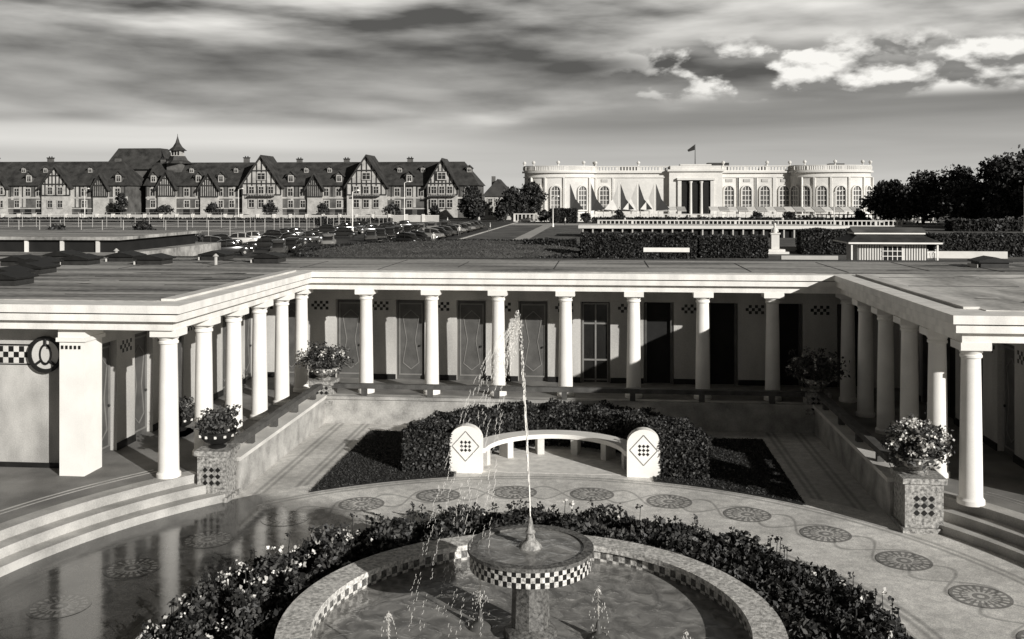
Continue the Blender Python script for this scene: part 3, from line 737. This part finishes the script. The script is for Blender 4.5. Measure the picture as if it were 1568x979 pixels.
g.box(-158,-141,VH+12,VH+26,0,15,M_hotel); g.add([(-160,VH+11,15),(-140,VH+11,15),(-140,VH+27,15),(-160,VH+27,15),(-157,VH+16,22),(-143,VH+16,22),(-143,VH+22,22),(-157,VH+22,22)],[(0,1,5,4),(1,2,6,5),(2,3,7,6),(3,0,4,7),(4,5,6,7)],M_slate)
g.box(-135.2,-130.4,VH+4,VH+9,9,17.2,M_hotel)
tu,tv=-132.8,VH+6.5
g.lathe(tu,tv,[(5.0,16.6),(3.4,17.6),(2.5,19.0)],4,M_slate); g.box(tu-1.5,tu+1.5,tv-1.5,tv+1.5,19,20.8,M_hlight)
for q in(-.9,0,.9): g.box(tu+q-.28,tu+q+.28,tv-1.56,tv-1.5,19.2,20.5,M_dark)
g.lathe(tu,tv,[(3.0,20.7),(1.6,21.8),(.7,23.2),(.1,25.2),(.05,26)],8,M_slate)
for u,z in((-138,18.0),(-111,18.3),(-94,17.8),(-79,17.8),(-59,17.9)): chimney(u,VH+8,15.5,z)
for u in(-172,-190,-150): chimney(u,VH+2,15,18.2)
g.obj('timbered_hotel_building',False)
g=MB(); g.box(-31.5,-24.5,262,270,0,6.5,M_hlight); g.extr([(-32.3,6.3),(-23.7,6.3),(-28,11)],'y',261.5,270.5,M_slate)
for x in(-30,-28,-26): win(x,262,4.8,1,1.6); win(x,262,2,1,1.6)
g.box(-30,-29,265,266,8,11.8,M_hotel)
g.obj('villa_house',False)
# ------------------------------------------------------------ trees
def tree(u,v,h,w_,N=4200,size=.42,trunk=.3,name='broadleaf_tree',m=None,lobes=11):
    g=MB(); zt=h*trunk
    g.tube((u,v,0),(u+.2,v,zt),.035*h,.022*h,8,M_trunk)
    P=[]
    for k in range(lobes):
        a=random.uniform(0,TAU); t=(k+.5)/lobes; rr=w_*.5*math.sqrt(max(.05,1-(2*t-.85)**2))*random.uniform(.35,.72)
        cx=u+rr*math.cos(a);cy=v+rr*math.sin(a);cz=zt*.8+(h-zt)*(.08+.84*t)
        g.tube((u+.2,v,zt*random.uniform(.7,1.)),(cx,cy,cz),.012*h,.004*h,5,M_trunk)
        n_=N//lobes; d=rng.normal(size=(n_,3)); d/=np.linalg.norm(d,axis=1)[:,None]
        R_=w_*random.uniform(.17,.30); q=d*(R_*rng.uniform(.45,1.1,n_)[:,None]*(1+.35*np.sin(d[:,:1]*7+k)*np.cos(d[:,1:2]*6)))*np.array([1,1,.75])
        P.append(np.array([cx,cy,cz])+q)
    P=np.concatenate(P); P=P[P[:,2]<h+.8]; g.leaves(P,size,m or M_leafd,asp=.7); g.obj(name)
for px,(u,v,h,w_) in enumerate(((60,232,9.5,12),(66,228,11.5,13),(73,224,12.5,14),(68,206,9,12),(77,214,14.5,14),(73,196,14,14),(79,200,16.5,15),(84,204,16,15),(90,205,17,16),(82,188,13,14),(76,184,9,12),(96,210,16,16))): tree(u+6,v,h,w_,4800,.38,.2)
for u,v,h,w_ in((-35,262,9,8),(-23,252,8.5,8),(-19,262,10,8),(-33,250,6,6),(-24,240,4.5,5)): tree(u,v,h,w_,3000,.35,.25)
for u in(-142,-140.5,-128,-114,-95,-80,-60,-48,-38): tree(u,VH-14+random.uniform(-3,3),random.uniform(3.5,8 if u<-139 else 4.5),random.uniform(3,5),1200,.3,.25)
for u,v in((-14,238),(-4,236),(4,236),(36,234),(44,235),(60,236),(-70,120),(-58,119),(-52,180),(-88,121)): tree(u,v,random.uniform(2.2,3.2),3.4,900,.25,.2,'shrub')
g=MB(); P=[]
for i in range(18000):
    u=random.uniform(-500,450); h=9+5*math.sin(u*.03)+3*math.sin(u*.11+1)+2*math.sin(u*.4)
    P.append((u,random.uniform(400,420),h*random.random()**.5))
g.leaves(P,1.5,M_leafd); g.obj('distant_tree_line')
def lamp(u,v,h=8):
    g=MB(); g.lathe(0,0,[(.22,0),(.2,.6),(.1,.8),(.07,h)],10,M_white); g.tube((0,0,h),(.9,0,h+.35),.05,.04,6,M_white); g.lathe(1.0,0,[(.05,h+.45),(.28,h+.3),(.3,h+.18),(.1,h+.1)],10,M_white)
    o=g.obj('street_lamp'); o.location=(u,v,0)
for u,v,h in((-40,196,9),(-43,166,7),(70,170,8),(-10,200,6),(-90,236,8),(-130,236,8),(46,200,7)): lamp(u,v,h)
# ------------------------------------------------------------ cars
def car(u,v,ang,mc,k=0):
    g=MB()
    def loft(st,m,n=12,pw=.55):
        vs=[];fs=[]
        for x,zb,zt,hw in st:
            for i in range(n):
                a=TAU*i/n; c,s_=math.cos(a),math.sin(a)
                c=math.copysign(abs(c)**pw,c);s_=math.copysign(abs(s_)**pw,s_)
                vs.append((x,hw*c,(zb+zt)/2+(zt-zb)/2*s_))
        for j in range(len(st)-1):
            for i in range(n): fs.append((j*n+i,j*n+(i+1)%n,(j+1)*n+(i+1)%n,(j+1)*n+i))
        fs+=[tuple(range(n)),tuple(range((len(st)-1)*n,len(st)*n))[::-1]]; g.add(vs,fs,m)
    loft([(-2.15,.4,.62,.5),(-2.0,.32,.82,.72),(-1.3,.27,.95,.82),(0,.25,.98,.84),(.7,.27,.98,.8),(1.5,.3,.95,.66),(2.0,.34,.86,.5),(2.12,.4,.7,.35)],mc)
    loft([(-1.55,.9,.98,.55),(-1.1,.9,1.32,.62),(-.3,.9,1.5,.66),(.3,.9,1.46,.66),(.95,.9,.98,.62)],M_glass,12,.6)
    loft([(-1.3,1.28,1.36,.5),(-.9,1.34,1.48,.62),(-.2,1.42,1.55,.66),(.35,1.38,1.5,.62),(.5,1.36,1.42,.5)],mc,12,.7)
    for x in(-.45,.42): 
        for s_ in(-1,1): g.box(x-.04,x+.04,s_*.64-.03,s_*.64+.03,.92,1.42,mc)
    for x in(-1.32,1.32):
        for s_ in(-1,1):
            loft_st=[(x-.58,.4,.5,.05),(x-.4,.32,.72,.14),(x,.34,.86,.18),(x+.4,.32,.72,.14),(x+.58,.4,.5,.05)]
            k0=len(g.v); loft(loft_st,mc,8,.8); 
            for i in range(k0,len(g.v)): p=g.v[i]; g.v[i]=(p[0],p[1]+s_*.72,p[2])
            g.tube((x,s_*.66,.33),(x,s_*.86,.33),.33,.33,16,M_tyre); g.tube((x,s_*.86,.33),(x,s_*.875,.33),.16,.14,12,M_chrome)
    for s_ in(-1,1): g.tube((1.9,s_*.6,.7),(2.02,s_*.6,.7),.13,.12,10,M_chrome)
    g.box(2.12,2.2,-.78,.78,.38,.5,M_chrome); g.box(-2.25,-2.17,-.78,.78,.38,.5,M_chrome); g.box(2.0,2.1,-.22,.22,.45,.72,M_chrome)
    o=g.obj('parked_car'); o.location=(u,v,.01); o.rotation_euler=(0,0,ang); o.scale=(1.05,1.05,1.08)
for i in range(17):
    v=98+i*5.4
    if random.random()<.8: car(-45.2+random.uniform(-.6,.6),v+random.uniform(-.8,.8),R(random.choice((20,200))+random.uniform(-14,14)),M_car[random.choice((0,0,2,0,3))])
    if random.random()<.85: car(-39.0+random.uniform(-.6,.6)+i*.1,v+1+random.uniform(-.8,.8),R(random.choice((20,200))+random.uniform(-14,14)),M_car[random.choice((0,0,1,2,0))])
    if random.random()<.7: car(-33.5+random.uniform(-.8,.8)+i*.25,v+2,R(95+random.uniform(-12,12)),M_car[random.choice((0,1,2,0))])
    if i>2 and random.random()<.8: car(-24.5+random.uniform(-.3,.3),v+3+random.uniform(-.6,.6),R(160+random.uniform(-12,12)),M_car[random.choice((0,1,0,2))])
for u in(-48,-60,-75,-93,-120,-55,5,50): car(u,249+random.uniform(-2,2),R(random.choice((0,180))),M_car[random.choice((0,1,3))])
# ------------------------------------------------------------ people
M_person=bpy.data.materials.new('clothed_person'); M_person.use_nodes=True
n=M_person.node_tree.nodes;l=M_person.node_tree.links
tc=n.new('ShaderNodeTexCoord');sx=n.new('ShaderNodeSeparateXYZ');r=n.new('ShaderNodeValToRGB');l.new(tc.outputs['Object'],sx.inputs[0])
mm=n.new('ShaderNodeMath');mm.operation='DIVIDE';mm.inputs[1].default_value=1.75;l.new(sx.outputs[2],mm.inputs[0]);l.new(mm.outputs[0],r.inputs[0])
cr=r.color_ramp;cr.interpolation='CONSTANT';cr.elements[0].color=T(.03);cr.elements[0].position=0
cr.elements[1].position=.53;cr.elements[1].color=T(.6)
for p_,c_ in((.05,.12),(.84,.4),(.955,.05)): e=cr.elements.new(p_);e.color=T(c_)
l.new(r.outputs[0],n['Principled BSDF'].inputs['Base Color'])
def person(u,v,ang,st=.18,name='pedestrian',z=0.):
    V_=[(0,0,.92),(0,0,1.15),(0,0,1.4),(0,0,1.5),(0,.01,1.6),(0,0,1.72),
        (.1,0,.88),(.11,st,.48),(.11,st*.9-.02,.06),(.11,st*.9+.14,.04),(-.1,0,.88),(-.11,-st*.3,.48),(-.11,-st*1.3,.08),(-.11,-st*1.3+.14,.04),
        (.2,0,1.4),(.25,-.08,1.13),(.25,.04,.88),(.25,.08,.8),(-.2,0,1.4),(-.25,.06,1.13),(-.24,.16,.9),(-.24,.2,.82)]
    E=[(0,1),(1,2),(2,3),(3,4),(4,5),(0,6),(6,7),(7,8),(8,9),(0,10),(10,11),(11,12),(12,13),(2,14),(14,15),(15,16),(16,17),(2,18),(18,19),(19,20),(20,21)]
    Rr=[.14,.13,.14,.06,.1,.08,.1,.07,.045,.035,.1,.07,.045,.035,.06,.045,.035,.03,.06,.045,.035,.03]
    me=bpy.data.meshes.new(name); me.from_pydata(V_,E,[]); me.materials.append(M_person)
    o=bpy.data.objects.new(name,me); COL.objects.link(o)
    sk=o.modifiers.new('Skin','SKIN'); me.skin_vertices[0].data[0].use_root=True
    for i,rr in enumerate(Rr): me.skin_vertices[0].data[i].radius=(rr,rr*.8)
    ss=o.modifiers.new('Sub','SUBSURF'); ss.levels=1; ss.render_levels=1
    o.location=(u,v,z); o.rotation_euler=(0,0,ang)
for u,v in((27.5,86),(28.3,86.4),(-22,150),(-19.5,170),(-21,121),(-8,214),(5,216),(16,213),(30,218),(-60,234),(-75,235),(-90,233.5),(-118,235),(-119,235.4),(-34,214),(-28,222),(40,222)):
    person(u,v,random.uniform(0,TAU),random.uniform(.1,.22))
# ------------------------------------------------------------ camera, sun, sky
cam=bpy.data.cameras.new('camera'); co=bpy.data.objects.new('camera',cam); COL.objects.link(co)
co.location=(0,0,6.1); co.rotation_euler=(R(90),0,R(5.26)); cam.sensor_width=36; cam.lens=34.4; cam.shift_y=-.1195; cam.clip_end=8000
scene.camera=co
sd=Vector((2.5,-2.5,1.16)).normalized()
sl=bpy.data.lights.new('sun','SUN'); sl.energy=5; sl.angle=R(.5); sl.color=(1,.98,.94); so=bpy.data.objects.new('sun',sl); COL.objects.link(so)
so.rotation_euler=(-sd).to_track_quat('-Z','Y').to_euler()
W=bpy.data.worlds.new('World'); scene.world=W; W.use_nodes=True; n=W.node_tree.nodes; l=W.node_tree.links
bg=n['Background']; bg.inputs[1].default_value=.1
sky=n.new('ShaderNodeTexSky'); sky.sky_type='NISHITA'; sky.sun_disc=False; sky.sun_elevation=math.asin(sd.z); sky.sun_rotation=math.atan2(sd.x,sd.y)
bw=n.new('ShaderNodeRGBToBW'); l.new(sky.outputs[0],bw.inputs[0])
tc=n.new('ShaderNodeTexCoord'); sx=n.new('ShaderNodeSeparateXYZ'); l.new(tc.outputs['Generated'],sx.inputs[0])
def Mt(op,*a,clamp=False):
    q=n.new('ShaderNodeMath');q.operation=op;q.use_clamp=clamp
    for i,x in enumerate(a):
        if isinstance(x,(int,float)): q.inputs[i].default_value=x
        else: l.new(x,q.inputs[i])
    return q.outputs[0]
def SM(x,a,b): 
    q=n.new('ShaderNodeMapRange'); q.interpolation_type='SMOOTHSTEP'; q.inputs[1].default_value=a;q.inputs[2].default_value=b; l.new(x,q.inputs[0]); return q.outputs[0]
def MIX(f,a,b): return Mt('ADD',Mt('MULTIPLY',a,Mt('SUBTRACT',1.0,f)),Mt('MULTIPLY',b,f))
def INV(x): return Mt('SUBTRACT',1.0,x)
A=Mt('ARCTAN2',sx.outputs[0],sx.outputs[1]); E=sx.outputs[2]
def NZ(ka,ke,sc,det,dist=.0,off=0.,rough=.5,de=0.):
    c=n.new('ShaderNodeCombineXYZ'); l.new(Mt('MULTIPLY',A,ka),c.inputs[0]); l.new(Mt('MULTIPLY',Mt('ADD',E,de),ke),c.inputs[1]); c.inputs[2].default_value=off
    q=n.new('ShaderNodeTexNoise'); q.inputs['Scale'].default_value=sc;q.inputs['Detail'].default_value=det;q.inputs['Roughness'].default_value=rough;q.inputs['Distortion'].default_value=dist;l.new(c.outputs[0],q.inputs['Vector']); return q.outputs['Fac']
n1=NZ(2.6,14,1.4,7,.1,3.1,.46); n1b=NZ(2.6,14,1.4,7,.1,3.1,.46,de=.012); n2=NZ(11,21,1.35,10,.1,8.2,.5); n2b=NZ(11,21,1.35,10,.1,8.2,.5,de=.010); n3=NZ(1.2,18,2.0,4,.2,1.4); nb=NZ(2.2,9,1.2,3,0,5.5)
low=MIX(SM(E,.0,.10),.60,.24); low=Mt('ADD',low,Mt('MULTIPLY',Mt('SUBTRACT',n3,.5),.3)) 
left=INV(SM(A,-.35,.0))
strip=Mt('MULTIPLY',Mt('MULTIPLY',SM(E,.04,.055),INV(SM(E,.066,.08))),left); low=Mt('ADD',low,Mt('MULTIPLY',strip,.26))
low=Mt('ADD',low,Mt('MULTIPLY',left,.08))
cl=MIX(SM(n1,.30,.68),.20,.56)
edge=Mt('MULTIPLY',Mt('SUBTRACT',n1,n1b),1.6); cl=Mt('ADD',cl,edge)
Ew=Mt('ADD',E,Mt('MULTIPLY',Mt('SUBTRACT',nb,.5),.07))
dk=Mt('MULTIPLY',SM(Ew,.065,.10),INV(SM(Ew,.115,.165)))
cl=Mt('MULTIPLY',cl,Mt('SUBTRACT',1.0,Mt('MULTIPLY',dk,.46)))
top=SM(Ew,.135,.18); cl=Mt('ADD',cl,Mt('MULTIPLY',Mt('MULTIPLY',top,SM(n1,.40,.62)),Mt('ADD',.10,Mt('MULTIPLY',left,.16))))
warp=Mt('ADD',E,Mt('MULTIPLY',Mt('SUBTRACT',n1,.5),.04)); warp=Mt('SUBTRACT',warp,Mt('MULTIPLY',SM(A,-.15,.1),.022))
v_=MIX(SM(warp,.066,.088),low,cl)
band=Mt('MULTIPLY',SM(E,.092,.108),INV(SM(E,.142,.165)))
thr=Mt('ADD',n2,Mt('MULTIPLY',SM(A,.0,.3),.05))
cum=Mt('MULTIPLY',Mt('MULTIPLY',SM(thr,.475,.55),band),SM(A,-.04,.14))
cv=Mt('ADD',MIX(SM(n2,.46,.64),.46,.80),Mt('MULTIPLY',Mt('SUBTRACT',n2,n2b),4.5)); cv=Mt('MINIMUM',Mt('MAXIMUM',cv,.22),1.0)
v_=MIX(cum,v_,cv)
v_=Mt('MAXIMUM',v_,.06)
v_=MIX(SM(E,.22,.36),v_,.06)
rear=SM(Mt('ABSOLUTE',A),.8,1.3); v_=MIX(rear,v_,Mt('MULTIPLY',v_,.34))
fin=MIX(.1,Mt('MULTIPLY',v_,10.0),bw.outputs[0])
cc=n.new('ShaderNodeCombineColor'); l.new(Mt('MULTIPLY',fin,1.02),cc.inputs[0]);l.new(fin,cc.inputs[1]);l.new(Mt('MULTIPLY',fin,.95),cc.inputs[2])
l.new(cc.outputs[0],bg.inputs[0])
scene.view_settings.view_transform='Standard'; scene.view_settings.look='None'; scene.view_settings.exposure=0
